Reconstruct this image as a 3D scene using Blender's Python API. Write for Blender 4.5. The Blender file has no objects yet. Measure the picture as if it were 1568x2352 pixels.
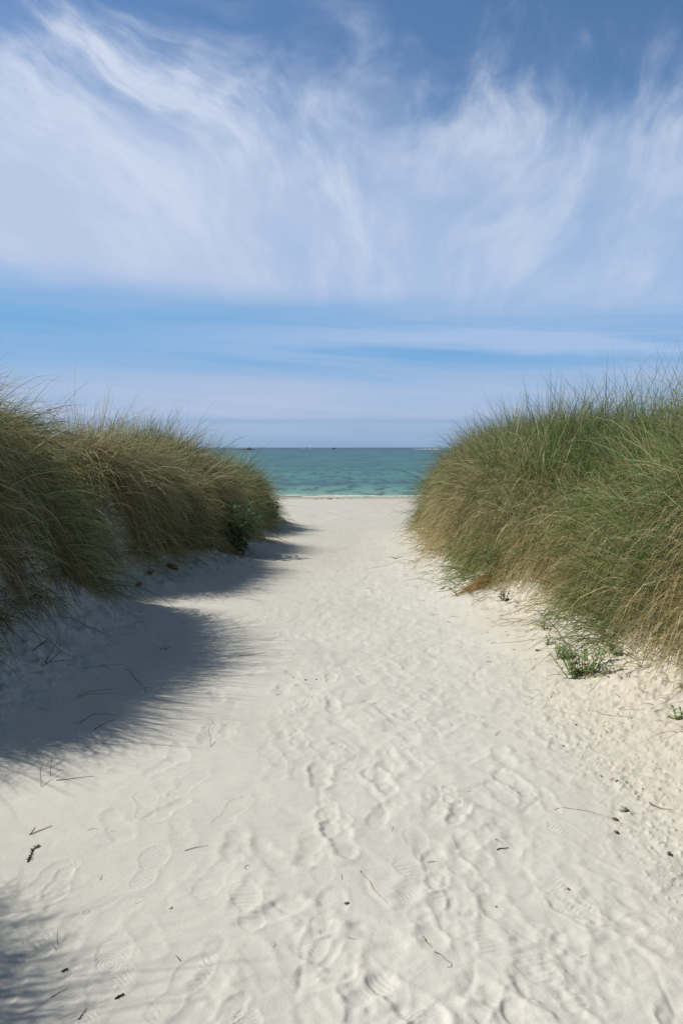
import bpy, math
import numpy as np
from mathutils import Vector

R = math.radians
rng = np.random.default_rng(7)
SC = bpy.context.scene
COL = SC.collection

# ------------------------------------------------------------------ camera
EYE = 1.5
PITCH = R(4.46)
FPX = 1898.0          # focal length in units of a 1568 x 2352 picture
cam_d = bpy.data.cameras.new('camera')
cam_d.sensor_fit = 'VERTICAL'
cam_d.sensor_height = 22.3
cam_d.sensor_width = 14.87
cam_d.lens = 22.3 * FPX / 2352.0
cam_d.clip_start = 0.05
cam_d.clip_end = 60000
cam = bpy.data.objects.new('camera', cam_d)
cam.location = (0, 0, EYE)
cam.rotation_euler = (R(90) - PITCH, 0, 0)
COL.objects.link(cam)
SC.camera = cam

# ------------------------------------------------------------------ noise
def _hash(ix, iy, seed):
    h = (ix.astype(np.int64) * 374761393 + iy.astype(np.int64) * 668265263 + seed * 974711) & 0xFFFFFFFF
    h = ((h ^ (h >> 13)) * 1274126177) & 0xFFFFFFFF
    h = h ^ (h >> 16)
    return (h & 0xFFFF) / 65535.0

def vnoise(x, y, seed=0):
    ix = np.floor(x); iy = np.floor(y)
    fx = x - ix; fy = y - iy
    fx = fx * fx * fx * (fx * (fx * 6 - 15) + 10); fy = fy * fy * fy * (fy * (fy * 6 - 15) + 10)
    a = _hash(ix, iy, seed); b = _hash(ix + 1, iy, seed)
    c = _hash(ix, iy + 1, seed); d = _hash(ix + 1, iy + 1, seed)
    return (a + (b - a) * fx) * (1 - fy) + (c + (d - c) * fx) * fy - 0.5

def fbm(x, y, seed=0, oct=3, gain=0.5):
    v = 0; a = 1.0
    for k in range(oct):
        v = v + a * vnoise(x * 2 ** k + 17.3 * k, y * 2 ** k - 9.1 * k, seed + k)
        a *= gain
    return v

def sstep(a, b, x):
    t = np.clip((x - a) / (b - a), 0, 1)
    return t * t * (3 - 2 * t)

def curve(pts, lo=-40, hi=160, step=0.1, soft=0.5):
    """a smooth 1-D profile through the points"""
    xs = np.arange(lo, hi, step)
    ys = np.interp(xs, [p[0] for p in pts], [p[1] for p in pts])
    n = max(3, int(soft * 3 / step) | 1)
    k = np.exp(-0.5 * (np.linspace(-2.2, 2.2, n)) ** 2); k /= k.sum()
    yp = np.pad(ys, n // 2, mode='edge')
    ys = np.convolve(yp, k, 'valid')
    return lambda v: np.interp(v, xs, ys)

# ------------------------------------------------------------------ the lie of the land
SEA_Z = -1.5
zb = curve([(-40, .3), (0, 0), (5, 0), (12, -.17), (20, -.5), (28, -.78), (40, -1.16), (50.8, -1.5), (70, -2.6), (160, -9)], soft=3)
# grass edge of both banks (x at which the slope is grown over) and crest height factor
xL = curve([(-40, -2.6), (-2, -2.4), (1.2, -2.35), (2.4, -2.2), (3.4, -2.75), (4.4, -2.36), (5.5, -2.34), (7.1, -2.38), (7.7, -2.5), (8.05, -2.98), (8.65, -2.98), (9.1, -2.42), (9.7, -2.35),
            (10.6, -2.14), (11.8, -1.92), (12.1, -2.4), (12.8, -2.4), (13.2, -1.9), (14.2, -1.85), (15.6, -2.0), (16.1, -2.5), (17.1, -2.5), (17.6, -1.95), (19.2, -1.8), (20.4, -1.80),
            (21.6, -1.85), (22.8, -2.3), (24.0, -3.2), (25.5, -6), (28, -18), (34, -60), (160, -300)], soft=.16)
xR = curve([(-40, 2.7), (0, 2.5), (3.0, 2.50), (4.6, 2.14), (5.6, 1.98), (6.6, 1.97), (7.4, 1.95), (8.3, 1.72), (9.2, 1.55), (10.2, 1.47), (12, 1.60),
            (14, 1.62), (16, 1.70), (17.5, 1.9), (19, 1.9), (20.2, 3.0), (22, 6), (26, 18), (32, 60), (160, 300)], soft=.35)
mL = curve([(-40, 1), (0, 1.0), (1.6, 1.1), (2.5, 1.15), (3.4, .45), (4.3, 1.10), (5.4, 1.22), (6.5, 1.26), (7.5, 1.17), (8.35, .86), (9.2, 1.10), (10.7, 1.03), (11.7, .92), (12.4, .66),
            (13.2, .93), (15.2, 1.0), (16.6, .50), (18, .74), (20, .74), (22, .64), (24.5, .5), (160, .4)], soft=.3)
mR = curve([(-40, 1), (0, .9), (3.5, .85), (5.0, .95), (6.2, 1.02), (7.4, 1.03), (9, .97), (10.5, 1.06), (13, 1.20), (15.5, 1.25), (17.5, 1.10), (20, .9), (160, .5)], soft=.5)
_sL = [-1.3, -.9, -.55, -.25, 0, .12, .28, .5, .9, 1.5, 3, 6, 12, 40]
_hL = [0, .025, .09, .19, .33, .60, .98, 1.22, 1.36, 1.42, 1.40, 1.25, 1.3, 1.0]
_sR = [-1.4, -.9, -.5, -.2, 0, .15, .32, .6, 1.0, 1.7, 3, 6, 12, 40]
_hR = [0, .03, .09, .17, .28, .62, .93, 1.14, 1.26, 1.36, 1.38, 1.3, 1.35, 1.0]
profL = curve(list(zip(_sL, _hL)), lo=-20, hi=60, step=.02, soft=.07)
profR = curve(list(zip(_sR, _hR)), lo=-20, hi=60, step=.02, soft=.12)

def _norm_s(d, f, y):
    g = (f(y + .25) - f(y - .25)) / .5
    return d / np.sqrt(1 + np.minimum(g * g, 9))

def sL_of(x, y):
    return _norm_s(xL(y) + .10 * fbm(y * 1.3, x * .2, 51, 3) - x, xL, y)

def sR_of(x, y):
    return _norm_s(x - xR(y) + .10 * fbm(y * 1.3, x * .2, 57, 3), xR, y)

def fade_far(y):
    return 1 - sstep(24, 36, y)

def H(x, y):
    """large forms only"""
    l = profL(np.clip(sL_of(x, y), -15, 55)) * mL(y)
    r = profR(np.clip(sR_of(x, y), -15, 55)) * mR(y)
    up = np.maximum(l, r)
    up = up + sstep(.25, .9, up) * (.40 * fbm(x * 1.1, y * .9, 8, 2) + .16 * fbm(x * 2.4, y * 2.2, 9, 2))
    far = .9 * fbm(x * .05, y * .05, 5, 3) * sstep(5, 15, np.abs(x))
    return zb(y) + (up + far) * fade_far(y) + .02 * fbm(x * .35, y * .35, 3, 2)

# ------------------------------------------------------------------ footprints pressed into the sand
def at_flat(px, py, z=0.0):
    dx = (px - 784) / FPX; dz = -(py - 1176) / FPX
    d = np.array([dx, math.cos(PITCH) + dz * math.sin(PITCH), -math.sin(PITCH) + dz * math.cos(PITCH)])
    t = 3.0
    for _ in range(60):
        q = np.array([0, 0, EYE]) + d * t
        g = (zb(q[1]) if z is None else float(H(np.array([q[0]]), np.array([q[1]]))[0]))
        t += .8 * (g - q[2]) / d[2] if abs(d[2]) > 1e-4 else 0
        t = min(max(t, .5), 60)
    return q[0], q[1]

prints = []   # x, y, angle, length scale, depth, softness, tread kind
crisp_px = [(335, 1845, 8, 1), (345, 1990, -12, 2), (570, 2080, 12, 3), (432, 1800, -38, 2), (535, 1862, -34, 4), (627, 1737, 22, 3), (112, 2020, -32, 4),
            (250, 2215, -6, 1), (420, 2265, -40, 2), (1030, 1845, 14, 3), (1035, 1672, 16, 2), (930, 1742, 24, 4), (780, 1925, 10, 0),
            (1320, 1925, 26, 4), (1180, 1800, 18, 0), (872, 1792, 14, 0), (1300, 2060, 22, 2), (735, 1780, -8, 0),
            (965, 2010, 30, 3), (520, 1520, -10, 4), (505, 1570, 20, 2), (640, 1575, 25, 3), (910, 1575, 12, 2), (1370, 1745, 30, 4), (1265, 2300, 28, 0), (1260, 2255, 25, 3),
            (60, 2200, -30, 2), (700, 1620, 6, 4), (1110, 1660, 20, 2), (830, 1660, -15, 3)]
for (px, py, a, k) in crisp_px:
    x, y = at_flat(px, py)
    prints.append((x, y, R(a * .65), 1.02, .0012 if k else .0045, .006 if k else .014, k))
for i in range(1150):
    y = 1.7 + 17 * rng.random() ** 1.5
    x = rng.normal(.42, .62)
    if x < -1.1 or x > 1.55: continue
    a = rng.normal(0, .45) + (math.pi if rng.random() < .5 else 0)
    prints.append((x, y, a, rng.uniform(.75, 1.02), rng.uniform(.0006, .0024) * (1 if rng.random() < .9 else 1.9), rng.uniform(.008, .026), 0 if rng.random() < .9 else int(rng.integers(1, 5))))

def relief(x, y, detail=True):
    """fine forms of the sand: hummocks, ripples and footprints"""
    x = np.asarray(x, float); y = np.asarray(y, float)
    l = sL_of(x, y); r = sR_of(x, y)
    bank = np.maximum(sstep(-.9, -.2, l), sstep(-.8, -.1, r))
    path = (1 - bank) * (1 - sstep(26, 34, y))
    wx = x + .05 * fbm(x * 3, y * 3, 90, 2); wy = y + .05 * fbm(x * 3, y * 3, 91, 2)
    trodden = sstep(-.9, .1, x) * .6 + .4
    z = path * trodden * (.013 * fbm(wx * 2.2, wy * 1.8, 11, 2) + .0055 * fbm(wx * 5.5, wy * 4.5, 21, 2))
    z = z + path * .0028 * fbm(wx * 9, wy * 26, 31, 2) * (1 - .5 * sstep(7, 12, y))                    # wind combed ripples
    z = z + path * trodden * (.0042 * fbm(wx * 13, wy * 10, 33, 2) + .003 * np.maximum(fbm(wx * 9, wy * 8, 35, 2), 0.05)) * (.55 + .45 * sstep(3, 6, y))
    ridge = np.abs(fbm(wx * 4.0, wy * 4.0, 71, 2))
    z = z - path * trodden * .0028 * np.exp(-(ridge / .09) ** 2)           # edges of old trampled hollows
    z = z + bank * (.06 * fbm(x * 3.5, y * 3.5, 41, 2) + .045 * fbm(x * 11, y * 11, 45, 2) + .018 * fbm(x * 34, y * 34, 47, 2))
    crumb = sstep(.9, 1.3, x) * sstep(6.5, 4.5, y)
    z = z + crumb * (.008 * fbm(x * 24, y * 24, 48, 2) + .007 * np.maximum(fbm(x * 55, y * 55, 49, 2) - .18, 0) * 3)
    beach = sstep(22, 27, y) * (1 - sstep(30, 36, y))
    z = z + beach * .05 * fbm(x * 1.5, y * 1.2, 61, 2) * (x < 2)
    if detail:
        o = np.argsort(y, kind='stable'); ys = y[o]
        add = np.zeros_like(z)
        for (cx, cy, a, sc, dep, soft, kind) in prints:
            i0, i1 = np.searchsorted(ys, [cy - .27, cy + .27])
            if i1 <= i0: continue
            idx = o[i0:i1]
            dx = x[idx] - cx
            m = np.abs(dx) < .27
            idx = idx[m]
            if not len(idx): continue
            dx = dx[m]; dy = y[idx] - cy
            ca, sa = math.cos(a), math.sin(a)
            u = (dx * -sa + dy * ca) / sc; v = (dx * ca + dy * sa) / sc
            v = v + .012 * np.sin(u * 14)
            f = (np.sqrt(((u - .060) / .088) ** 2 + (v / .050) ** 2) - 1) * .050
            h = (np.sqrt(((u + .088) / .062) ** 2 + (v / .038) ** 2) - 1) * .038
            kk = np.clip(.5 + .5 * (h - f) / .03, 0, 1)
            d = h * (1 - kk) + f * kk - .03 * kk * (1 - kk)
            n = vnoise(x[idx] * 38, y[idx] * 38, 77)
            d = d + .010 * n
            inn = sstep(soft, -soft, d)
            dz = -dep * inn + .55 * dep * np.exp(-((d - soft * 1.15) / (soft * .9)) ** 2) * (1 + .9 * n)
            if kind:
                t = [0, np.sin(np.hypot(u - .0, v * 1.3) * 430), np.sin(u * 300 + 2.2 * np.sin(v * 120)), np.sin(u * 270),
                     np.sin(u * 330 + np.abs(v) * 210)][kind]
                dz = dz + .0010 * t * inn * sstep(-.25, .25, vnoise(x[idx] * 13 + cx * 7, y[idx] * 13, 78)) * (1 + 1.1 * n)
            fadey = 1 - .6 * sstep(9, 15, cy)
            add[idx] += dz * fadey * (path[idx] * .8 + .2)
        z = z + add
    return z

def ground(x, y):
    x = np.atleast_1d(np.asarray(x, float)); y = np.atleast_1d(np.asarray(y, float))
    return H(x, y) + relief(x, y)

def at(px, py):
    x, y = at_flat(px, py)
    return Vector((x, y, float(ground(x, y)[0])))

def stand(x, y):
    return Vector((x, y, float(ground(x, y)[0])))

# ------------------------------------------------------------------ mesh helpers
def np_mesh(name, V, F, smooth=True, col=None):
    """V (n,3) floats, F (m,4) or (m,3) ints"""
    me = bpy.data.meshes.new(name)
    V = np.ascontiguousarray(V, np.float32); F = np.ascontiguousarray(F, np.int32)
    k = F.shape[1]
    me.vertices.add(len(V)); me.vertices.foreach_set('co', V.ravel())
    me.loops.add(F.size); me.loops.foreach_set('vertex_index', F.ravel())
    me.polygons.add(len(F)); me.polygons.foreach_set('loop_start', np.arange(0, F.size, k, dtype=np.int32))
    if smooth: me.polygons.foreach_set('use_smooth', np.ones(len(F), bool))
    if col is not None:
        a = me.attributes.new('col', 'FLOAT_COLOR', 'POINT')
        c = np.ones((len(V), 4), np.float32); c[:, :3] = col
        a.data.foreach_set('color', c.ravel())
    me.update(calc_edges=True)
    return me

def obj(name, me, mat, parent=None, **tags):
    o = bpy.data.objects.new(name, me)
    if mat is not None: me.materials.append(mat)
    COL.objects.link(o)
    if parent is not None: o.parent = parent
    for k, v in tags.items(): o[k] = v
    return o

def thing(name, label, cat, group=None, loc=(0, 0, 0)):
    o = bpy.data.objects.new(name, None)
    o.empty_display_size = .1
    o.location = loc
    COL.objects.link(o)
    o['label'] = label; o['category'] = cat
    if group: o['group'] = group
    return o

def grid_faces(nr, nc):
    i = np.arange(nr - 1)[:, None] * nc + np.arange(nc - 1)[None, :]
    return np.stack([i, i + 1, i + nc + 1, i + nc], -1).reshape(-1, 4)

def tube(P, r, sides=5):
    """tapering tube along P (n,3), radii r (n)"""
    P = np.asarray(P, float); n = len(P); r = np.broadcast_to(r, (n,))
    T = np.gradient(P, axis=0); T /= np.linalg.norm(T, axis=1)[:, None] + 1e-9
    ref = np.array([0, 0, 1.0]) if abs(T[:, 2]).mean() < .8 else np.array([1.0, 0, 0])
    A = np.cross(T, ref); A /= np.linalg.norm(A, axis=1)[:, None] + 1e-9
    B = np.cross(T, A)
    th = np.linspace(0, 2 * math.pi, sides, endpoint=False)
    V = P[:, None] + r[:, None, None] * (np.cos(th)[None, :, None] * A[:, None] + np.sin(th)[None, :, None] * B[:, None])
    F = []
    for i in range(n - 1):
        for j in range(sides):
            F.append((i * sides + j, i * sides + (j + 1) % sides, (i + 1) * sides + (j + 1) % sides, (i + 1) * sides + j))
    return V.reshape(-1, 3), np.array(F)

def merge(parts):
    V = []; F = []; n = 0
    for v, f in parts:
        V.append(v); F.append(f + n); n += len(v)
    return np.concatenate(V), np.concatenate(F)

# ------------------------------------------------------------------ materials
def new_mat(name):
    m = bpy.data.materials.new(name); m.use_nodes = True
    nt = m.node_tree; nt.nodes.clear()
    out = nt.nodes.new('ShaderNodeOutputMaterial')
    return m, nt, out

class NT:
    """small expression helper over a node tree"""
    def __init__(s, nt): s.nt = nt
    def _in(s, sock, v):
        if hasattr(v, 'is_output') or isinstance(v, bpy.types.NodeSocket): s.nt.links.new(v, sock)
        else: sock.default_value = v
    def m(s, op, a, b=0.0, c=0.0, clamp=False):
        n = s.nt.nodes.new('ShaderNodeMath'); n.operation = op; n.use_clamp = clamp
        s._in(n.inputs[0], a); s._in(n.inputs[1], b); s._in(n.inputs[2], c)
        return n.outputs[0]
    def add(s, a, b): return s.m('ADD', a, b)
    def sub(s, a, b): return s.m('SUBTRACT', a, b)
    def mul(s, a, b): return s.m('MULTIPLY', a, b)
    def step(s, v, a, b, lo=0.0, hi=1.0):
        n = s.nt.nodes.new('ShaderNodeMapRange'); n.interpolation_type = 'SMOOTHSTEP'
        s._in(n.inputs['Value'], v); s._in(n.inputs['From Min'], a); s._in(n.inputs['From Max'], b)
        n.inputs['To Min'].default_value = lo; n.inputs['To Max'].default_value = hi
        return n.outputs['Result']
    def lin(s, v, a, b, lo, hi):
        n = s.nt.nodes.new('ShaderNodeMapRange')
        s._in(n.inputs['Value'], v); n.inputs['From Min'].default_value = a; n.inputs['From Max'].default_value = b
        n.inputs['To Min'].default_value = lo; n.inputs['To Max'].default_value = hi
        return n.outputs['Result']
    def vec(s, x, y, z=0.0):
        n = s.nt.nodes.new('ShaderNodeCombineXYZ')
        s._in(n.inputs[0], x); s._in(n.inputs[1], y); s._in(n.inputs[2], z)
        return n.outputs[0]
    def noise(s, v, scale=1.0, detail=4.0, rough=.5, dist=0.0):
        n = s.nt.nodes.new('ShaderNodeTexNoise'); n.noise_dimensions = '3D'
        s._in(n.inputs['Vector'], v); n.inputs['Scale'].default_value = scale; n.inputs['Detail'].default_value = detail
        n.inputs['Roughness'].default_value = rough; n.inputs['Distortion'].default_value = dist
        return n.outputs['Fac']
    def mix(s, f, a, b, mode='MIX'):
        n = s.nt.nodes.new('ShaderNodeMix'); n.data_type = 'RGBA'; n.blend_type = mode
        s._in(n.inputs['Factor'], f); s._in(n.inputs['A'], a if not isinstance(a, tuple) else (*a, 1)[:4])
        s._in(n.inputs['B'], b if not isinstance(b, tuple) else (*b, 1)[:4])
        return [o for o in n.outputs if o.type == 'RGBA'][0]
    def ramp(s, v, stops, interp='LINEAR'):
        n = s.nt.nodes.new('ShaderNodeValToRGB'); n.color_ramp.interpolation = interp
        e = n.color_ramp.elements
        while len(e) < len(stops): e.new(.5)
        for k, (p, c) in enumerate(stops):
            e[k].position = p; e[k].color = (*c, 1)
        s._in(n.inputs[0], v)
        return n.outputs['Color']
    def pos(s):
        g = s.nt.nodes.new('ShaderNodeNewGeometry'); return g.outputs['Position']
    def sep(s, v):
        n = s.nt.nodes.new('ShaderNodeSeparateXYZ'); s._in(n.inputs[0], v); return n.outputs
    def bump(s, h, strength, dist, normal=None):
        n = s.nt.nodes.new('ShaderNodeBump'); n.inputs['Strength'].default_value = strength; n.inputs['Distance'].default_value = dist
        s._in(n.inputs['Height'], h)
        if normal is not None: s._in(n.inputs['Normal'], normal)
        return n.outputs[0]
    def principled(s, out, **kw):
        n = s.nt.nodes.new('ShaderNodeBsdfPrincipled')
        for k, v in kw.items(): s._in(n.inputs[k.replace('_', ' ')], v if not isinstance(v, tuple) else (*v, 1)[:4])
        s.nt.links.new(n.outputs[0], out.inputs['Surface'])
        return n

def sand_material():
    m, nt, out = new_mat('white_sand'); E = NT(nt)
    p = E.pos(); x, y, z = E.sep(p)
    big = E.noise(p, .7, 4, .55)
    fine = E.noise(p, 260, 2, .7)
    mid = E.noise(p, 14, 4, .6)
    c = E.mix(E.step(big, .35, .65), (.520, .503, .450), (.555, .538, .484))
    warm = E.step(E.add(x, E.mul(E.sub(mid, .5), .8)), .7, 1.7)              # yellower, unwashed sand under the right bank
    c = E.mix(E.mul(warm, .55), c, (.51, .455, .335))
    warm2 = E.step(y, 6.5, 14.0); c = E.mix(E.mul(warm2, .72), c, (.480, .459, .394))
    c = E.mix(E.step(mid, .55, .8, 0, .22), c, (.38, .36, .315))
    c = E.mix(E.step(fine, .45, .8, 0, .42), c, (.29, .27, .23))
    wet = E.step(E.add(z, E.mul(E.sub(E.noise(p, .5, 3), .5), .12)), -1.30, -1.40)
    c = E.mix(E.mul(wet, .75), c, (.30, .26, .18))
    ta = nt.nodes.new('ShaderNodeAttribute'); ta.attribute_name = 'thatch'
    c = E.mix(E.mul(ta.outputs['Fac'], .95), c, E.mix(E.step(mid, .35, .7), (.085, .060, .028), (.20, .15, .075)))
    h = E.add(E.mul(fine, .6), E.mul(E.noise(p, 70, 3, .6), 1.2))
    b = E.bump(h, .35, .004)
    E.principled(out, Base_Color=c, Roughness=.95, Specular_IOR_Level=.15, Normal=b)
    return m

def blade_material(name, trans=.35, rough=.55, spec=.35):
    m, nt, out = new_mat(name); E = NT(nt)
    a = nt.nodes.new('ShaderNodeAttribute'); a.attribute_name = 'col'
    d = nt.nodes.new('ShaderNodeBsdfPrincipled')
    nt.links.new(a.outputs['Color'], d.inputs['Base Color'])
    d.inputs['Roughness'].default_value = rough; d.inputs['Specular IOR Level'].default_value = spec
    t = nt.nodes.new('ShaderNodeBsdfTranslucent'); nt.links.new(a.outputs['Color'], t.inputs['Color'])
    mx = nt.nodes.new('ShaderNodeMixShader'); mx.inputs[0].default_value = trans
    nt.links.new(d.outputs[0], mx.inputs[1]); nt.links.new(t.outputs[0], mx.inputs[2])
    nt.links.new(mx.outputs[0], out.inputs['Surface'])
    return m

def plain(name, c1, c2, scale=60, rough=.85):
    m, nt, out = new_mat(name); E = NT(nt)
    n = E.noise(E.pos(), scale, 4, .6)
    E.principled(out, Base_Color=E.mix(E.step(n, .35, .65), c1, c2), Roughness=rough, Specular_IOR_Level=.2, Normal=E.bump(n, .5, .003))
    return m

M_sand = sand_material()
M_blade = blade_material('marram_blade', .32)
M_leaf = blade_material('herb_leaf', .25, .6, .2)
M_straw = plain('dry_straw', (.40, .29, .13), (.27, .17, .07), 90)
M_twig = plain('grey_brown_twig', (.16, .11, .06), (.07, .045, .03), 90)
M_paletwig = plain('pale_twig', (.42, .36, .25), (.28, .21, .12), 90)
M_weed = plain('black_seaweed', (.035, .025, .018), (.08, .05, .03), 120)
M_stone = plain('brown_stone', (.20, .14, .10), (.10, .07, .055), 70)
M_greystem = plain('green_stem', (.13, .15, .06), (.2, .19, .08), 90)
M_clod = plain('damp_sand_clod', (.45, .42, .355), (.53, .50, .43), 45)
M_rock = plain('dark_sea_rock', (.030, .028, .028), (.075, .065, .058), .35)

# ------------------------------------------------------------------ sand: one sheet to the sea bed
def build_sand():
    ys = list(np.linspace(-40, -2, 30)) + list(np.linspace(-1.6, 1.3, 60))
    y = 1.32
    while y < 62:
        ys.append(y); y += min(max(.0036, y * y / 1450), .012 * y)
    ys += list(np.linspace(63, 160, 40))
    ys = np.array(ys)
    u = np.linspace(-1, 1, 700)
    ext = np.concatenate([np.linspace(1, 2.2, 100), np.exp(np.linspace(math.log(2.26), math.log(40), 40))])[1:]
    u = np.concatenate([-ext[::-1], u, ext])
    w = np.maximum(.46 * np.maximum(ys, 0) + .16, 1.0)
    X = w[:, None] * u[None]; Y = np.broadcast_to(ys[:, None], X.shape)
    xf, yf = X.ravel(), np.ascontiguousarray(Y).ravel()
    Z = H(xf, yf) + relief(xf, yf)
    me = np_mesh('sand', np.stack([xf, yf, Z], 1), grid_faces(len(ys), len(u)))
    ll = sL_of(xf, yf); rr = sR_of(xf, yf)
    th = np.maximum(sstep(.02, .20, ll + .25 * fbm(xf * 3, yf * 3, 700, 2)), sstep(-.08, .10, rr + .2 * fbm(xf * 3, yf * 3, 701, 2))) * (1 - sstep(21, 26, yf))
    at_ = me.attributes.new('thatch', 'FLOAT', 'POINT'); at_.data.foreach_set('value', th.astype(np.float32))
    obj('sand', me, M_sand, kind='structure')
build_sand()

# ------------------------------------------------------------------ sea
def sea_material():
    m, nt, out = new_mat('shallow_sea'); E = NT(nt)
    p = E.pos(); x, y, z = E.sep(p)
    wob = E.mul(E.sub(E.noise(p, .02, 3), .5), .10)
    L = E.add(E.m('LOGARITHM', E.m('MAXIMUM', y, 1.0), 10.0), wob)
    t = E.lin(L, 1.68, 3.5, 0, 1)
    def s(v): return (math.log10(v) - 1.68) / (3.5 - 1.68)
    c = E.ramp(t, [(s(50), (.30, .36, .26)), (s(54), (.14, .265, .18)), (s(66), (.064, .185, .132)), (s(95), (.036, .150, .118)), (s(180), (.026, .122, .108)),
                   (s(420), (.020, .105, .106)), (s(900), (.017, .075, .098)), (s(2600), (.012, .045, .075))])
    # weed beds on the sea floor, in bands along the shore
    v = E.vec(E.mul(x, .07), E.mul(L, 30.0))
    n = E.noise(v, 1.0, 5, .62)
    b1 = E.mul(E.step(L, 1.80, 1.845), E.step(L, 1.93, 1.875))
    b2 = E.mul(E.step(L, 2.00, 2.06), E.step(L, 2.22, 2.12))
    w = E.m('MAXIMUM', E.mul(b1, E.step(n, .40, .58)), E.mul(b2, E.mul(E.step(n, .42, .62), .75)))
    c = E.mix(E.mul(w, .92), c, (.020, .050, .075))
    fl = E.noise(E.vec(E.mul(x, .85), E.mul(L, 24.0)), 1.0, 6, .68)
    fl2 = E.noise(E.vec(E.mul(x, .10), E.mul(L, 30.0), 5.0), 1.0, 6, .68)
    far = E.step(L, 1.95, 2.35)
    fl = E.add(E.mul(fl, E.sub(1.0, far)), E.mul(fl2, far))
    c = E.mix(E.step(fl, .48, .62, 0, .85), c, (.012, .045, .052))
    c = E.mix(E.step(fl, .47, .34, 0, .55), c, (.080, .22, .17))
    hb = E.add(E.noise(E.vec(E.mul(x, .35), E.mul(y, .9)), 1.0, 4, .6), E.mul(E.noise(E.vec(E.mul(x, 1.1), E.mul(y, 3.0)), 1.0, 3, .6), .35))
    b = E.bump(hb, .55, .45)
    E.principled(out, Base_Color=c, Roughness=.30, Specular_IOR_Level=.10, IOR=1.33, Normal=b)
    return m

def build_sea():
    ys = np.concatenate([np.linspace(42, 120, 160), np.exp(np.linspace(math.log(122), math.log(40000), 120))])
    u = np.linspace(-1, 1, 120)
    X = (ys * 1.0 + 120)[:, None] * u[None]; Y = np.broadcast_to(ys[:, None], X.shape)
    xf, yf = X.ravel(), np.ascontiguousarray(Y).ravel()
    near = 1 - sstep(80, 125, yf)
    Z = SEA_Z + near * (.05 * fbm(xf * .12, yf * .5, 200, 2) + .05 * np.exp(-((yf - 55.5 - 1.2 * fbm(xf * .06, yf * 0, 203, 2)) / .8) ** 2))
    me = np_mesh('sea', np.stack([xf, yf, Z], 1), grid_faces(len(ys), len(u)))
    obj('sea', me, sea_material(), kind='structure')
    # breaking edge of the little waves: ragged lenses of white water
    mf, nt, out = new_mat('white_foam'); E = NT(nt)
    n = E.noise(E.pos(), 5, 4, .6)
    E.principled(out, Base_Color=E.mix(E.step(n, .3, .6), (.62, .70, .68), (.84, .86, .86)), Roughness=.8)
    V = []; F = []; k = 0
    def lens(x0, x1, yc, wid, seed, zt=.02):
        nonlocal k
        n = max(8, int((x1 - x0) / .12))
        xs = np.linspace(x0, x1, n)
        taper = np.sin(np.linspace(0, math.pi, n)) ** .5
        yy = yc + .5 * fbm(xs * .25, xs * 0, seed, 3)
        hw = .34 * wid * taper * (.35 + 1.1 * np.abs(fbm(xs * 1.1, xs * 0 + 3, seed + 5, 3)) * 2)
        a = np.stack([xs, yy - hw, np.full(n, SEA_Z + .012)], 1); b = np.stack([xs, yy, SEA_Z + zt * taper + .015], 1)
        c = np.stack([xs, yy + hw * .7, np.full(n, SEA_Z + .012)], 1)
        V.append(np.concatenate([a, b, c])); i = np.arange(n - 1)
        F.append(np.concatenate([np.stack([i, i + 1, n + i + 1, n + i], 1), np.stack([n + i, n + i + 1, 2 * n + i + 1, 2 * n + i], 1)]) + k); k += 3 * n
    for (a, b, yc, w, sd) in [(-14, -3.8, 52.6, .22, 1), (-3.6, -2.2, 51.8, .2, 2), (-1.6, 2.4, 51.4, .25, 3), (.4, 4.2, 50.9, .2, 4), (3.4, 9.5, 51.0, .24, 5),
                              (-9, -4.6, 54.6, .18, 6), (-2.6, 1.2, 50.4, .10, 7), (5.5, 7.5, 50.4, .1, 11), (9, 22, 52, .24, 8), (-24, -12, 51.5, .24, 9)]:
        lens(a, b, yc, w, sd)
    me = np_mesh('surf_foam', np.concatenate(V), np.concatenate(F))
    obj('surf_foam', me, mf, kind='stuff', label='thin white line of surf breaking along the sand beach', category='surf')
    return mf
M_foam = build_sea()

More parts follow.
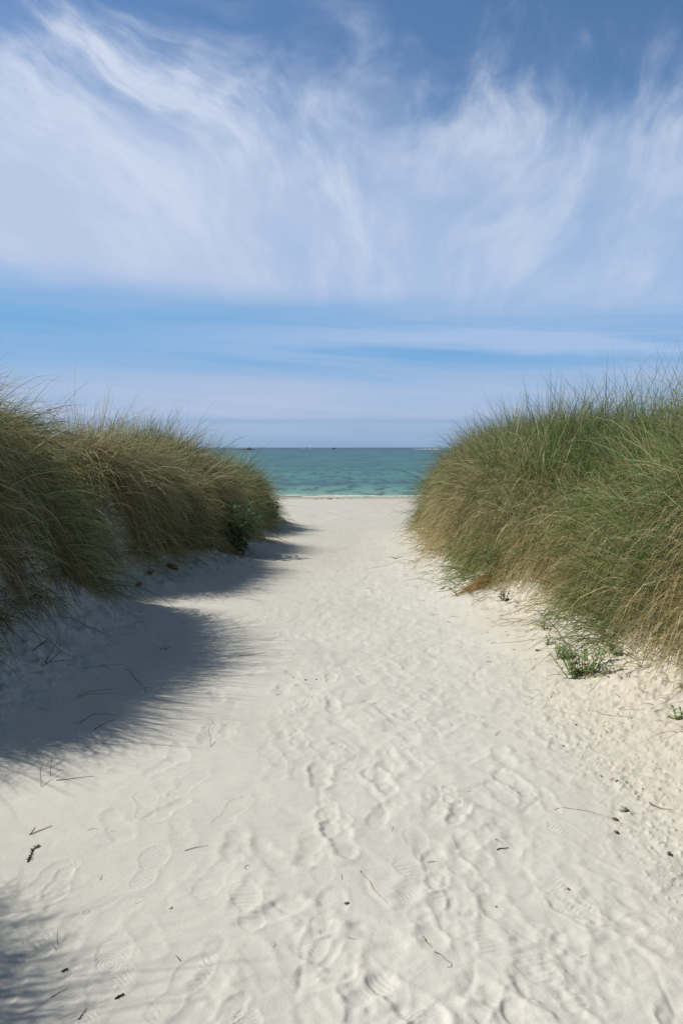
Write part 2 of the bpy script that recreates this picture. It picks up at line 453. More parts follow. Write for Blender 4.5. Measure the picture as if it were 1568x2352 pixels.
# ------------------------------------------------------------------ rocks out at sea
def sea_rock(px, dist, w, h, seed, label, low=None, foam=None):
    cx = (px - 784) / FPX * dist
    nr, nc = 26, 60
    th = np.linspace(0, 2 * math.pi, nc, endpoint=False); ph = np.linspace(0, math.pi / 2, nr)
    V = []
    for p_ in ph:
        rx = np.cos(p_); zz = np.sin(p_)
        ux = rx * np.cos(th); uy = rx * np.sin(th)
        f = 1 + .5 * fbm(ux * 2.5 + seed, uy * 2.5 + zz * 2, seed, 4)
        peak = .45 + .75 * np.abs(fbm(ux * 2.2 + seed * 3, uy * .6, seed + 9, 4)) * 2 + .15 * np.exp(-((ux - .15) / .28) ** 2)
        V.append(np.stack([ux * w / 2 * f, uy * w * .3 * f, zz ** 1.3 * h * peak * (1 - .75 * np.abs(ux) ** 1.5) - .3], 1))
    V = np.concatenate(V)
    i = np.arange(nr - 1)[:, None] * nc; j = np.arange(nc)[None]
    F = np.stack([i + j, i + (j + 1) % nc, i + nc + (j + 1) % nc, i + nc + j], -1).reshape(-1, 4)
    root = thing('sea_rock', label, 'rock', 'rocks out at sea', (cx, dist, SEA_Z))
    parts = [(V, F)]
    if low:
        v2 = V.copy(); v2[:, 0] = v2[:, 0] * low[1] / w + low[0]; v2[:, 2] = np.where(v2[:, 2] > 0, v2[:, 2] * .22, v2[:, 2])
        parts.append((v2, F))
    obj('rock_mass', np_mesh('rock_mass', *merge(parts), smooth=False), M_rock, root)
    if foam:
        xs = np.linspace(-1, 1, 60)
        ww = foam * (1 - xs ** 2) * (.4 + np.abs(fbm(xs * 5, xs * 0, seed + 3, 3)) * 2)
        a = np.stack([xs * w * 1.5, np.full(60, -w * .42), np.full(60, .03)], 1); b = a.copy(); b[:, 2] += ww; b[:, 1] += .5
        c = a.copy(); c[:, 1] -= 1.2
        V = np.concatenate([c, a, b]); q = np.arange(59)
        F = np.concatenate([np.stack([q, q + 1, 60 + q + 1, 60 + q], 1), np.stack([60 + q, 61 + q, 121 + q, 120 + q], 1)])
        obj('breaking_wave', np_mesh('breaking_wave', V, F), M_foam, root)
sea_rock(571, 1000, 22, 2.5, 3, 'craggy dark islet near the left dune, the largest rock at sea', low=(-14, 40))
sea_rock(705, 2000, 11, 3.6, 8, 'small dark rock on the sea horizon, next right of the largest islet', foam=.25)
sea_rock(766.5, 2100, 12, 3.6, 14, 'small dark rock on the sea horizon above the middle of the path')
sea_rock(984, 1500, 20, 2.4, 20, 'low dark rock among white breakers beside the right dune', foam=1.0)

# ------------------------------------------------------------------ marram grass
WIND = np.array([.30, .05, 0])

def Hn(x, y):
    e = .06
    gx = (H(x + e, y) - H(x - e, y)) / (2 * e); gy = (H(x, y + e) - H(x, y - e)) / (2 * e)
    n = np.stack([-gx, -gy, np.ones_like(gx)], 1)
    return n / np.linalg.norm(n, axis=1)[:, None]

GREEN = np.array([[.098, .168, .034], [.076, .150, .044], [.138, .198, .042], [.205, .235, .068]])
DRY = np.array([[.56, .47, .23], [.50, .39, .16], [.64, .57, .35], [.38, .29, .13]])

def ramp_xy(side, y, s):
    f, sg = (xL, -1) if side == 'L' else (xR, 1)
    g = (f(y + .25) - f(y - .25)) / .5
    return f(y) + sg * s * np.sqrt(1 + np.minimum(g * g, 9))

def strands(side, x, y, s, d, L, bend, dry, tone, wd):
    """lets every blade arch under its own weight and gives it its colours"""
    N = len(x); K = 6
    P = np.zeros((N, K, 3)); P[:, 0] = np.stack([x, y, H(x, y) - .03], 1)
    dd = d / np.linalg.norm(d, axis=1)[:, None]
    for k in range(1, K):
        flat = np.sqrt(np.maximum(1 - dd[:, 2] ** 2, .03))          # an upright blade bends less than a level one
        dd = dd + np.array([0, 0, -1.0]) * (bend * (.30 + .42 * k) * (.35 + .65 * flat))[:, None]
        dd /= np.linalg.norm(dd, axis=1)[:, None]
        q = P[:, k - 1] + dd * (L / (K - 1))[:, None]
        q[:, 2] = np.maximum(q[:, 2], H(q[:, 0], q[:, 1]) + .012 + .02 * rng.random(N))
        P[:, k] = q
    g = GREEN[rng.integers(0, 4, N)] * rng.uniform(.75, 1.25, N)[:, None] * tone[:, None]
    dc = DRY[rng.integers(0, 4, N)] * rng.uniform(.6, 1.15, N)[:, None]
    c = np.where(dry[:, None], dc, g)
    kt = np.linspace(0, 1, K)
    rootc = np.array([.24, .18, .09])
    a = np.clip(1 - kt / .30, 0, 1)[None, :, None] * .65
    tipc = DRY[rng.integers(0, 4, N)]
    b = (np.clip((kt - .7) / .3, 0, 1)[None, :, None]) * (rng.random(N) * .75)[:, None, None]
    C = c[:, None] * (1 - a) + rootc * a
    C = C * (1 - b) + tipc[:, None] * b
    return dict(P=P, w=wd, C=C, y=y, s=s, dry=dry, x=x)

def grow(side, n_t, per, ymin, ymax, n_fill):
    out = []
    # --- tussocks: fountains of blades round a leaning axis
    k = n_t * 3
    ty = ymin + (ymax - ymin) * rng.random(k) ** 1.25
    ts = rng.random(k) * 3.0 + (np.where(ty < 7.5, .05, .15) if side == 'L' else -.02)
    keep = rng.random(k) < np.where(ts < 1.4, 1.0, np.clip(1.0 - (ts - 1.4) / 1.9, .12, 1))
    keep &= (fbm(ty * 1.5, ts * 1.7, 302 if side == 'L' else 303, 2) > -.12) | (rng.random(k) < .22)       # gaps between the clumps
    ty, ts = ty[keep][:n_t], ts[keep][:n_t]
    tx = ramp_xy(side, ty, ts)
    if side == 'L':
        fx = rng.uniform(-3.6, -1.6, 6000); fy = rng.uniform(7.2, 18, 6000); fs = sL_of(fx, fy)
        kk = np.where((fs > .12) & (fs < .7))[0][:170]
        tx, ty, ts = np.concatenate([tx, fx[kk]]), np.concatenate([ty, fy[kk]]), np.concatenate([ts, fs[kk]])
    nt_ = len(tx)
    size = rng.gamma(6, 1 / 6, nt_)
    cnt = np.maximum(18, 1.12 * per * size * rng.uniform(.6, 1.4, nt_) / (1 + np.maximum(ty - 3, 0) / 20)).astype(int)
    T = np.repeat(np.arange(nt_), cnt); N = len(T)
    face_t = 1 - sstep(.15, 1.1, ts)
    nrm = Hn(tx, ty)
    out_h = nrm * np.array([1, 1, 0])
    axis = out_h * (.95 if side == 'L' else .68) * (.35 + .65 * face_t)[:, None] + np.array([0, 0, 1.0]) * (.95 - .20 * face_t)[:, None]
    axis += WIND * (1.0 - .7 * face_t * (side == 'R'))[:, None]
    ln = rng.normal(0, .26, (nt_, 3)); ln[:, 2] *= .3
    ln[:, 0] += .5 * fbm(tx * .9, ty * .9, 310, 2); ln[:, 1] += .8 * fbm(tx * .9, ty * .9, 320, 2)
    axis += ln
    off = rng.normal(0, 1, (N, 2))
    rad = (.060 + .05 * size[T]) * (1 + ty[T] / 40)
    x = tx[T] + off[:, 0] * rad; y = ty[T] + off[:, 1] * rad; s = ts[T]; face = face_t[T]
    d = axis[T] + rng.normal(0, .24, (N, 3))
    d[:, :2] += off * .22
    L = np.where(rng.random(N) < .3, rng.uniform(.35, .6, N), rng.uniform(.55, .95, N)) * (.66 + .36 * size[T]) * (1 + .4 * fbm(x * .8, y * .8, 330, 2))
    if side == 'R': L *= 1 - .12 * face - .30 * sstep(.35, .0, s)
    tone_t = rng.uniform(.58, 1.38, nt_); dryt = rng.normal(0, .28, nt_)
    dp = (.56 * face + .08) if side == 'R' else (.22 * face + .27)
    dry = rng.random(N) < np.clip(dp + dryt[T] + 1.25 * fbm(x * .7, y * .7, 340, 2), .04, .95)
    bend = (rng.gamma(2.6, .075, N) + .07 + .13 * face) * rng.uniform(.7, 1.3, nt_)[T] * np.where(dry, 1.25, 1.0)
    stiff = rng.random(N) < .20
    bend = np.where(stiff, bend * .4, bend) * (1 - .35 * (1 - face))
    hero = rng.random(N) < (.09 if side == 'L' else .05)
    hero &= (s > .35) | (side == 'L')
    L = np.where(hero, L * 1.08, L) * (.82 if side == 'L' else .88)
    tall = (rng.random(nt_) < (.07 if side == 'L' else .04))[T] & (s > .35) & (s < 1.6)      # taller stiff tufts along the crest
    L = np.where(tall, L * 1.2, L); bend = np.where(tall, bend * .5, bend)
    wd = (.0032 + .00020 * y) * rng.uniform(.6, 1.35, N) * np.where(dry, .9, 1.0) * np.where(hero, 1.5, 1)
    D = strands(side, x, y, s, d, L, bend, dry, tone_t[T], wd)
    D['C'] = np.where(hero[:, None, None], D['C'] * .45 + np.array([.32, .31, .18]), D['C'])
    if side == 'L': D['C'] = D['C'] * .92
    out.append(D)
    # --- undergrowth: short, old, brown, hanging down the face
    N = n_fill
    y = ymin + (ymax - ymin) * rng.random(N) ** 1.25
    s = rng.random(N) ** 1.3 * 2.4 - (.02 if side == 'L' else .04)
    x = ramp_xy(side, y, s)
    if True:
        if side == 'L':
            fx = rng.uniform(-3.6, -1.5, 160000); fy = rng.uniform(6.8, 18, 160000); fs = sL_of(fx, fy)
        else:
            fx = rng.uniform(1.3, 3.6, 160000); fy = 3.5 + 16 * rng.random(160000) ** 1.3; fs = sR_of(fx, fy)
        kk = np.where((fs > .0) & (fs < (.6 if side == 'L' else .9)))[0][:17000 if side == 'L' else 26000]
        x, y, s = np.concatenate([x, fx[kk]]), np.concatenate([y, fy[kk]]), np.concatenate([s, fs[kk]]); N = len(x)
    face = 1 - sstep(.25, 1.2, s)
    d = Hn(x, y) * .7 + np.array([0, 0, .7]) + rng.normal(0, .35, (N, 3)) + WIND * .3
    L = rng.uniform(.20, .50, N) * (1 if side == 'R' else .9)
    dry = rng.random(N) < .22 + .48 * face + .9 * fbm(x * .7, y * .7, 340, 2)
    bend = rng.gamma(3, .07, N) + .12 + .35 * face
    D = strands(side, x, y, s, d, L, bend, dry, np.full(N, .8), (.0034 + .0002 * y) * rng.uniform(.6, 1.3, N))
    if side == 'L': D['C'] = D['C'] * np.array([.50, .45, .42])  # left bank only: shade of its dark face painted into the old-grass colour
    out.append(D)
    return {k: np.concatenate([o[k] for o in out]) for k in out[0]}

def blades_mesh(name, P, w, C):
    N, K, _ = P.shape
    T = np.gradient(P, axis=1)
    ref = rng.normal(0, 1, (N, 1, 3)); ref[..., 2] *= .4
    S = np.cross(T, ref); S /= np.linalg.norm(S, axis=2)[..., None] + 1e-9
    prof = np.array([.9, 1, .95, .8, .5, .08]) if K == 6 else np.linspace(1, .1, K)
    off = S * (w[:, None] * prof[None] * .5)[..., None]
    V = np.stack([P - off, P + off], 2).reshape(-1, 3)
    i = (np.arange(N)[:, None] * K + np.arange(K - 1)[None]) * 2
    F = np.stack([i, i + 1, i + 3, i + 2], -1).reshape(-1, 4)
    col = np.repeat(C, 2, axis=1).reshape(-1, 3)
    return np_mesh(name, V, F, col=col)

def mounds(D, bounds, infos, mask_extra=None):
    """share the blades of one bank out to its separate mounds"""
    yy = D['y'] + .5 * fbm(D['x'] * 1.2, D['y'] * 1.2, 400, 2)
    roots = []
    for k, (label, loc) in enumerate(infos):
        m = (yy >= bounds[k]) & (yy < bounds[k + 1])
        root = thing('grass_mound', label, 'grass mound', 'marram grass mounds along the path', loc)
        skirt = D['dry'] & (D['s'] < .55)
        for nm, mm in (('green_grass', m & ~skirt), ('straw_skirt', m & skirt)):
            if mm.sum() < 10: continue
            P = D['P'][mm] - np.array(loc)
            o = obj(nm, blades_mesh(nm, P, D['w'][mm], D['C'][mm]), M_blade, root)
            if nm == 'straw_skirt': o['label'] = 'hanging dry straw-coloured grass at the foot of the mound'
        roots.append(root)
    return roots

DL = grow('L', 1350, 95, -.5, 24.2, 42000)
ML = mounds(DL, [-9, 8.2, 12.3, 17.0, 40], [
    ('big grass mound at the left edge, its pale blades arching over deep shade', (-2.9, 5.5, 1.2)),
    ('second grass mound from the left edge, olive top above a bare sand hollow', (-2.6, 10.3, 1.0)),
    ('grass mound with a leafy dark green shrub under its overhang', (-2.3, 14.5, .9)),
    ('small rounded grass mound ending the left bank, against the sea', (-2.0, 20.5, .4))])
DR = grow('R', 1450, 105, -.5, 20.4, 45000)
MR = mounds(DR, [-9, 6.1, 9.0, 40], [
    ('low grass mound at the right edge with thick golden straw reaching the sand', (2.6, 4.8, 1.0)),
    ('tall windblown grass mound between the golden straw mound and the round dune end', (2.4, 7.6, 1.1)),
    ('large rounded grass mound ending the right bank, in front of the sea', (2.2, 13, 1.0))])

# ------------------------------------------------------------------ leafy plants
def leaf_geo(base, direc, L, W, curl):
    d = np.array(direc, float); d /= np.linalg.norm(d)
    side = np.cross(d, [0, 0, 1]); side /= np.linalg.norm(side) + 1e-6
    nrm = np.cross(side, d)
    V = []
    for t, w in ((0, .16), (.3, .85), (.6, .95), (.85, .5), (1, .03)):
        c = np.array(base) + d * (L * t) - np.array([0, 0, 1]) * curl * L * t * t
        for k in (-1, 0, 1): V.append(c + side * (k * W * w * .5) + nrm * (abs(k) * W * w * .16))
    F = [(i * 3 + j, i * 3 + j + 1, i * 3 + j + 4, i * 3 + j + 3) for i in range(4) for j in range(2)]
    return np.array(V), np.array(F)

def herb(name, loc, label, cat, stems, h, leafL, leafW, spread, base_col, group=None, lean=(0, 0), nleaf=11, seed=0, flowers=None, brown=.06):
    r = np.random.default_rng(100 + seed)
    root = thing(name, label, cat, group, tuple(loc))
    st = []; lv = []; lc = []; tips = []
    for i in range(stems):
        a = r.uniform(0, 6.283); q = r.uniform(.1, 1) * spread
        b0 = np.array([math.cos(a) * q * .45, math.sin(a) * q * .45, -.01])
        b0[2] = float(ground(loc[0] + b0[0], loc[1] + b0[1])[0]) - loc[2] - .01
        hh = h * r.uniform(.55, 1.1)
        top = b0 + np.array([math.cos(a) * q * .6 + lean[0] * hh, math.sin(a) * q * .6 + lean[1] * hh, hh])
        mid = (b0 + top) / 2 + r.normal(0, .08 * hh, 3)
        t = np.linspace(0, 1, 7)[:, None]
        P = (1 - t) ** 2 * b0 + 2 * t * (1 - t) * mid + t * t * top
        st.append(tube(P, np.linspace(.0028, .0012, 7) * (1 + h)))
        for k in range(nleaf):
            u = (.12 + .88 * (k + r.random() * .6) / nleaf); u = min(u, 1)
            p = (1 - u) ** 2 * b0 + 2 * u * (1 - u) * mid + u * u * top
            an = k * 2.4 + r.uniform(-.4, .4)
            up = .25 + .9 * u
            L = leafL * r.uniform(.6, 1.15) * (1 - .35 * u)
            v, f = leaf_geo(p, (math.cos(an), math.sin(an), up), L, leafW * r.uniform(.8, 1.2), r.uniform(.1, .6))
            lv.append((v, f))
            c = np.array(base_col) * r.uniform(.6, 1.35) * np.array([r.uniform(.85, 1.2), 1, r.uniform(.8, 1.2)])
            if r.random() < brown: c = np.array([.20, .10, .05]) * r.uniform(.7, 1.3)
            lc.append(np.repeat(c[None], len(v), 0))
        tips.append(top)
    V, F = merge(st); obj('stems', np_mesh('stems', V, F), M_greystem, root)
    V, F = merge(lv); obj('leaves', np_mesh('leaves', V, F, col=np.concatenate(lc)), M_leaf, root)
    if flowers:
        mp = plain('yellow_petal', (.62, .50, .05), (.55, .42, .03))
        for tp in tips[:flowers]:
            V, F = merge([leaf_geo((0, 0, 0), (math.cos(k * 1.257), math.sin(k * 1.257), .5), .028, .022, .2) for k in range(5)])
            f = obj('yellow_flower', np_mesh('yellow_flower', V, F), mp, root); f.location = tuple(tp)
    return root

GH = (.19, .31, .09)
GS = 'green herbs on the pale sand below the right bank'
herb('leafy_plant', at(1340, 1548), 'largest bushy green herb on the sand, between two smaller plants', 'plant', 23, .19, .060, .015, .21, GH, GS, seed=1, brown=.12)
herb('leafy_plant', at(1290, 1510), 'compact green herb just left of the largest bushy herb', 'plant', 9, .12, .045, .013, .08, GH, GS, seed=2)
herb('leafy_plant', at(1410, 1500), 'small green herb between the largest bushy herb and the golden straw', 'plant', 6, .09, .05, .014, .08, GH, GS, seed=3)
herb('leafy_plant', at(1254, 1484), 'tiny green seedling standing below the upper of two seedlings', 'plant', 3, .08, .045, .012, .03, GH, GS, seed=4, nleaf=7)
herb('leafy_plant', at(1246, 1450), 'tiny green seedling on the slope beside the bent grass stalks', 'plant', 3, .10, .04, .011, .03, GH, GS, seed=5, nleaf=7)
herb('leafy_plant', at(1152, 1378), 'dark green sprig on the sand near the orange straw heap', 'plant', 4, .12, .07, .024, .07, (.05, .10, .04), GS, seed=6, nleaf=6)
herb('leafy_plant', at(1562, 1650), 'green herb cut by the right edge of the picture', 'plant', 4, .10, .05, .013, .05, GH, GS, seed=7, nleaf=8)
herb('leafy_plant', at(1132, 1326) + Vector((.06, .0, 0)), 'bright green plant growing in the hollow above the orange straw heap', 'plant', 14, .30, .13, .024, .24, (.080, .16, .05), seed=8, lean=(-.35, -.3), nleaf=9)
herb('leafy_shrub', stand(-1.70, 12.75), 'dark green shrub with broad glossy leaves under the left bank overhang', 'shrub', 46, .80, .15, .056, .42, (.055, .115, .045), seed=9, lean=(.15, -.1), nleaf=13, brown=0)
herb('leafy_shrub', stand(-1.84, 19.2), 'dark green shrub against the small mound that ends the left bank', 'shrub', 22, .60, .14, .045, .36, (.05, .105, .04), seed=10, lean=(.05, -.05), nleaf=13, brown=0)
herb('flowering_herb', stand(-1.98, 11.2), 'slender herb with small yellow flowers in the shade of the left bank', 'plant', 9, 1.0, .09, .02, .30, (.05, .085, .03), seed=11, lean=(.25, -.1), nleaf=6, flowers=9)

# ------------------------------------------------------------------ loose bits on the sand
def lying(name, pts, r, mat, label, cat, group=None, rise=None, wob=.25, taper=.5):
    """a stalk over ground points given as picture positions; rise lifts points off the sand (metres)"""
    r = r * .6
    P = []
    for k, (px, py) in enumerate(pts):
        q = at(px, py); q.z += r + .001 + (rise[k] if rise else 0); P.append(q)
    P = np.array(P); c = P.mean(0); 
    t = np.linspace(0, 1, len(P)); tt = np.linspace(0, 1, max(9, len(P) * 4))
    Q = np.stack([np.interp(tt, t, P[:, i]) for i in range(3)], 1)
    L = np.linalg.norm(P[-1] - P[0])
    Q[:, :2] += (rng.normal(0, 1, (3, 1, 2)) * np.sin(tt[None, :, None] * np.array([2, 4, 7])[:, None, None] * 1.6)).sum(0) * L * .012 * wob * 4
    if not rise: Q[:, 2] = np.maximum(ground(Q[:, 0], Q[:, 1]) + r, Q[:, 2] * .6 + .4 * (ground(Q[:, 0], Q[:, 1]) + r))
    o0 = Q[0].copy(); o0[2] = float(ground(o0[0], o0[1])[0])
    V, F = tube(Q - o0, np.linspace(r, r * taper, len(Q)))
    o = obj(name, np_mesh(name, V, F), mat)
    o.location = tuple(o0); o['label'] = label; o['category'] = cat
    if group: o['group'] = group
    return o

def lump(name, px, py, size, mat, label, cat, group=None, flat=.6, seed=0, off=(0, 0)):
    r = np.random.default_rng(500 + seed)
    n, m = 7, 10
    V = []
    for i in range(n):
        ph = -math.pi / 2 + math.pi * i / (n - 1)
        for j in range(m):
            th = 2 * math.pi * j / m
            u = np.array([math.cos(ph) * math.cos(th), math.cos(ph) * math.sin(th), math.sin(ph)])
            k = 1 + .7 * float(fbm(np.array([u[0] * 1.5 + seed]), np.array([u[1] * 1.5 + u[2]]), 600 + seed, 2)[0])
            V.append(u * k * size * .36 * np.array([1.2, .9, flat]))
    F = [(i * m + j, i * m + (j + 1) % m, (i + 1) * m + (j + 1) % m, (i + 1) * m + j) for i in range(n - 1) for j in range(m)]
    o = obj(name, np_mesh(name, np.array(V), np.array(F), smooth=False), mat)
    p = at(px, py); p.x += off[0]; p.y += off[1]; p.z = float(ground(p.x, p.y)[0]) + size * flat * .28
    o.location = p; o.rotation_euler = (r.uniform(-.3, .3), r.uniform(-.3, .3), r.uniform(0, 6))
    o['label'] = label; o['category'] = cat
    if group: o['group'] = group
    return o

ST = 'loose straws and twigs on the sand'
lying('straw', [(828, 1998), (836, 2010), (858, 2040), (884, 2071)], .0026, M_paletwig, 'long bent straw lying in the middle of the trodden sand', 'straw', ST)
lying('straw', [(970, 2150), (980, 2164), (992, 2180)], .0028, M_greystem, 'short green-brown blade pointing at a curled stem tip', 'straw', ST)
lying('curled_stem', [(996, 2192), (1012, 2197), (1024, 2208), (1036, 2216), (1036, 2226), (1026, 2227)], .0016, M_twig, 'thin dark stem with a hooked curl at its end', 'stem', ST, wob=0)
lying('straw', [(1287, 1858), (1345, 1868), (1408, 1882), (1432, 1895)], .0018, M_paletwig, 'long thin stalk ending beside the brown stones', 'straw', ST)
lying('twig', [(1140, 1950), (1150, 1948), (1167, 1946)], .0040, M_twig, 'short knotty brown twig alone on the pale sand', 'twig', ST)
lying('bark_flake', [(1137, 1930), (1144, 1932), (1152, 1937)], .0036, M_paletwig, 'pale flake of bark just above the knotty brown twig', 'bark flake', ST)
lying('twig', [(799, 2152), (812, 2156), (819, 2155)], .0013, M_straw, 'hair thin reddish twig left of the green-brown blade', 'twig', ST)
lying('straw', [(550, 1507), (575, 1505), (608, 1500)], .0040, M_straw, 'straight straw in the sun just beyond the dune shadow', 'straw', ST)
lying('straw', [(425, 1956), (448, 1950), (478, 1943)], .0022, M_straw, 'thin straight straw near two shoe prints', 'straw', ST)
lying('twig', [(485, 1716), (483, 1703), (481, 1690)], .0022, M_twig, 'dark twig standing upright in the sunny sand', 'twig', ST, rise=[0, .03, .06])
lying('straw', [(288, 1539), (302, 1544), (318, 1562), (330, 1580), (341, 1592)], .0036, M_straw, 'long arched straw at the edge of the dune shadow', 'straw', ST)
lying('straw', [(190, 1536), (240, 1530), (290, 1526)], .0022, M_twig, 'thin straight stalk in shade beside the arched straw', 'straw', ST)
lying('straw', [(180, 1600), (210, 1588), (262, 1582)], .0030, M_straw, 'upper of two curved straws lying together in shade', 'straw', ST)
lying('straw', [(172, 1606), (205, 1594), (262, 1592), (290, 1598)], .0024, M_straw, 'lower of two curved straws lying together in shade', 'straw', ST)
lying('straw', [(182, 1662), (212, 1640), (245, 1638), (280, 1645)], .0030, M_straw, 'orange-brown bent straw inside the dune shadow', 'straw', ST)
lying('twig', [(217, 1676), (235, 1664), (262, 1654)], .0026, M_twig, 'dark forked-looking twig below the orange-brown straw', 'twig', ST)
lying('twig', [(95, 1806), (97, 1785), (98, 1770)], .0026, M_twig, 'tall bare twig standing at the tip of the dune shadow', 'twig', ST, rise=[0, .05, .10])
lying('twig', [(117, 1782), (119, 1770), (122, 1762)], .0020, M_twig, 'shorter bare twig standing beside the tall one', 'twig', ST, rise=[0, .03, .055])
lying('straw', [(130, 1792), (170, 1788), (218, 1782)], .0026, M_twig, 'long dark stalk lying along the fringe of shadow', 'straw', ST)
lying('straw', [(68, 1916), (92, 1907), (120, 1897)], .0034, M_straw, 'thick split straw lying near the black seaweed frond', 'straw', ST)
lying('straw', [(70, 1915), (76, 1906), (82, 1899)], .0024, M_twig, 'short stub branching off the thick split straw', 'straw', ST)
lying('twig', [(117, 2293), (134, 2282), (156, 2272)], .0016, M_twig, 'thin twig in the corner shadow by the seaweed scrap', 'twig', ST)
lying('twig', [(180, 2342), (190, 2328), (199, 2314)], .0024, M_twig, 'dark twig in the shadow at the bottom of the picture', 'twig', ST)
lying('twig', [(133, 2168), (132, 2160), (133, 2152)], .0018, M_twig, 'tiny upright twig above the corner shadow', 'twig', ST, rise=[0, .01, .025])
lying('curled_stem', [(572, 1990), (564, 1991), (562, 1997), (568, 2001)], .0014, M_twig, 'tiny c-shaped stem inside a deep shoe print', 'stem', ST, wob=0)
lying('twig', [(1010, 1355), (1015, 1354), (1021, 1353)], .0085, M_weed, 'leftmost of three black sticks on the sand by the grass spray', 'twig', ST)
lying('twig', [(1015, 1353), (1020, 1350), (1025, 1349)], .0085, M_weed, 'middle of three black sticks on the sand by the grass spray', 'twig', ST)
lying('twig', [(1031, 1352), (1035, 1355), (1038, 1358)], .0090, M_weed, 'rightmost of three black sticks on the sand by the grass spray', 'twig', ST)
lying('twig', [(1330, 1548), (1300, 1545), (1255, 1551)], .0030, M_twig, 'dark brown stalk lying at the foot of the largest herb', 'twig', ST)
lying('straw', [(1440, 1520), (1415, 1538), (1375, 1550), (1335, 1552)], .0026, M_straw, 'long curved straw sweeping from golden mound to largest herb', 'straw', ST)
lying('straw', [(1350, 1632), (1378, 1640), (1412, 1648), (1452, 1652)], .0030, M_straw, 'long straw on crumbly sand under the golden mound', 'straw', ST)
lying('straw', [(1270, 1630), (1300, 1640), (1330, 1648)], .0022, M_straw, 'thinner straw left of the long one on crumbly sand', 'straw', ST)
lying('straw', [(1420, 1632), (1450, 1636), (1480, 1634)], .0024, M_straw, 'straw crossing the right end of the long straw', 'straw', ST)
lying('straw', [(1490, 1848), (1510, 1855), (1540, 1860)], .0030, M_twig, 'dark stalk on rough sand near the right edge', 'straw', ST)
lying('twig', [(1222, 1536), (1216, 1522)], .0020, M_twig, 'small dry twig standing on sand below the seedlings', 'twig', ST, rise=[0, .06])

SN = 'stones and clods on the sand'
lump('stone', 1411, 1884, .030, M_stone, 'brown stone touching the end of the long thin stalk', 'stone', SN, seed=1)
lump('stone', 1414, 1913, .026, M_stone, 'brown stone lying by itself below the sand clod', 'stone', SN, seed=2)
lump('stone', 1535, 1962, .024, M_stone, 'dark angular stone near the right edge of the sand', 'stone', SN, seed=3, flat=.8)
lump('sand_clod', 1427, 1864, .060, M_clod, 'crumbling clod of damp sand beside brown stones', 'clod', SN, seed=4, flat=.55)
lump('stone', 1437, 1866, .030, M_stone, 'reddish brown stone stuck to the right side of the clod', 'stone', SN, seed=5)
lump('stone', 1233, 1496, .034, M_stone, 'brown stone on the slope below the bent grass stalks', 'stone', SN, seed=6)
lump('stone', 702, 1562, .016, M_weed, 'left black pebble of a pair in the middle of the path', 'stone', SN, seed=7)
lump('stone', 726, 1560, .016, M_weed, 'right black pebble of a pair in the middle of the path', 'stone', SN, seed=8)
lump('shell', 392, 2088, .014, M_paletwig, 'pale yellow shell fragment on clean sand at left', 'shell', SN, seed=9, flat=.35)
for k, (px, py) in enumerate([(1266, 1686), (1294, 1712), (1322, 1666), (1139, 2078), (1304, 2046), (1415, 1797), (1475, 1811), (1380, 1784), (796, 2073)]):
    lump('debris_crumb', px, py, .009 + .004 * (k % 3), M_twig if k % 2 else M_stone, 'tiny dark crumb of debris on the bare sand', 'crumb', 'small dark crumbs on the sand', seed=20 + k)

for k, (px, py, sz, lb) in enumerate([(398, 1302, .17, 'large dark clump of torn grass roots at the foot of the left bank'), (345, 1316, .11, 'small dark root clump left of the large torn one'),
                                       (318, 1312, .09, 'dark root clump lying farthest from the small left mound')]):
    lump('root_clump', px, py, sz, M_twig, lb, 'root clump', 'torn root clumps under the left bank', seed=60 + k, flat=.7)

# black frond of seaweed: a midrib with short bristles
def frond(pts, r, label):
    P = np.array([at(*p) for p in pts]); P[:, 2] += r
    o0 = P[0].copy()
    t = np.linspace(0, 1, len(P)); tt = np.linspace(0, 1, 26)
    Q = np.stack([np.interp(tt, t, P[:, i]) for i in range(3)], 1)
    g = [tube(Q - o0, np.linspace(r, r * .5, 26))]
    for q in Q[3:]:
        for k in range(2):
            d = rng.normal(0, 1, 3); d[2] = abs(d[2]) * .5; d *= r * rng.uniform(2.5, 5.5) / np.linalg.norm(d)
            g.append(tube(np.stack([q - o0, q - o0 + d * .6, q - o0 + d]), np.array([.0014, .0011, .0006]), 4))
    o = obj('seaweed_frond', np_mesh('seaweed_frond', *merge(g)), M_weed)
    o.location = tuple(o0); o['label'] = label; o['category'] = 'seaweed'; o['group'] = 'seaweed scraps on the sand'
frond([(64, 1982), (70, 1968), (78, 1950), (92, 1943)], .0024, 'black feathery seaweed frond on sunny sand below the split straw')
frond([(264, 2296), (274, 2290), (283, 2286)], .0012, 'black seaweed scrap on the edge of the corner shadow')
frond([(142, 2231), (150, 2226), (156, 2225)], .0011, 'brown seaweed tuft in a shoe print above the corner shadow')

# grass sprigs standing free on the sand
def sprig(px, py, blades, label, mat_col, seed, w=.005, group='grass sprigs standing free on the sand'):
    b = at(px, py); r = np.random.default_rng(seed)
    P = []
    for (dx, dy, dz, bow) in blades:
        t = np.linspace(0, 1, 6)[:, None]
        end = np.array([dx, dy, dz]); mid = end * .5 + np.array([0, 0, bow])
        P.append(2 * t * (1 - t) * mid + t * t * end + r.normal(0, .006, 3) * (1 - t))
    P = np.array(P)
    C = np.array([[mat_col] * 6] * len(P)) * r.uniform(.7, 1.2, (len(P), 1, 1))
    o = obj('grass_sprig', blades_mesh('grass_sprig', P, np.full(len(P), w), C), M_blade)
    o.location = b; o['label'] = label; o['category'] = 'grass sprig'; o['group'] = group
sprig(1304, 1487, [(-.32, .05, .30, .10), (-.26, .08, .26, .09), (-.20, .0, .24, .05), (-.24, .1, .18, .06)], 'four bent green stalks leaning left above the largest herb', (.26, .27, .13), 1, .0038)
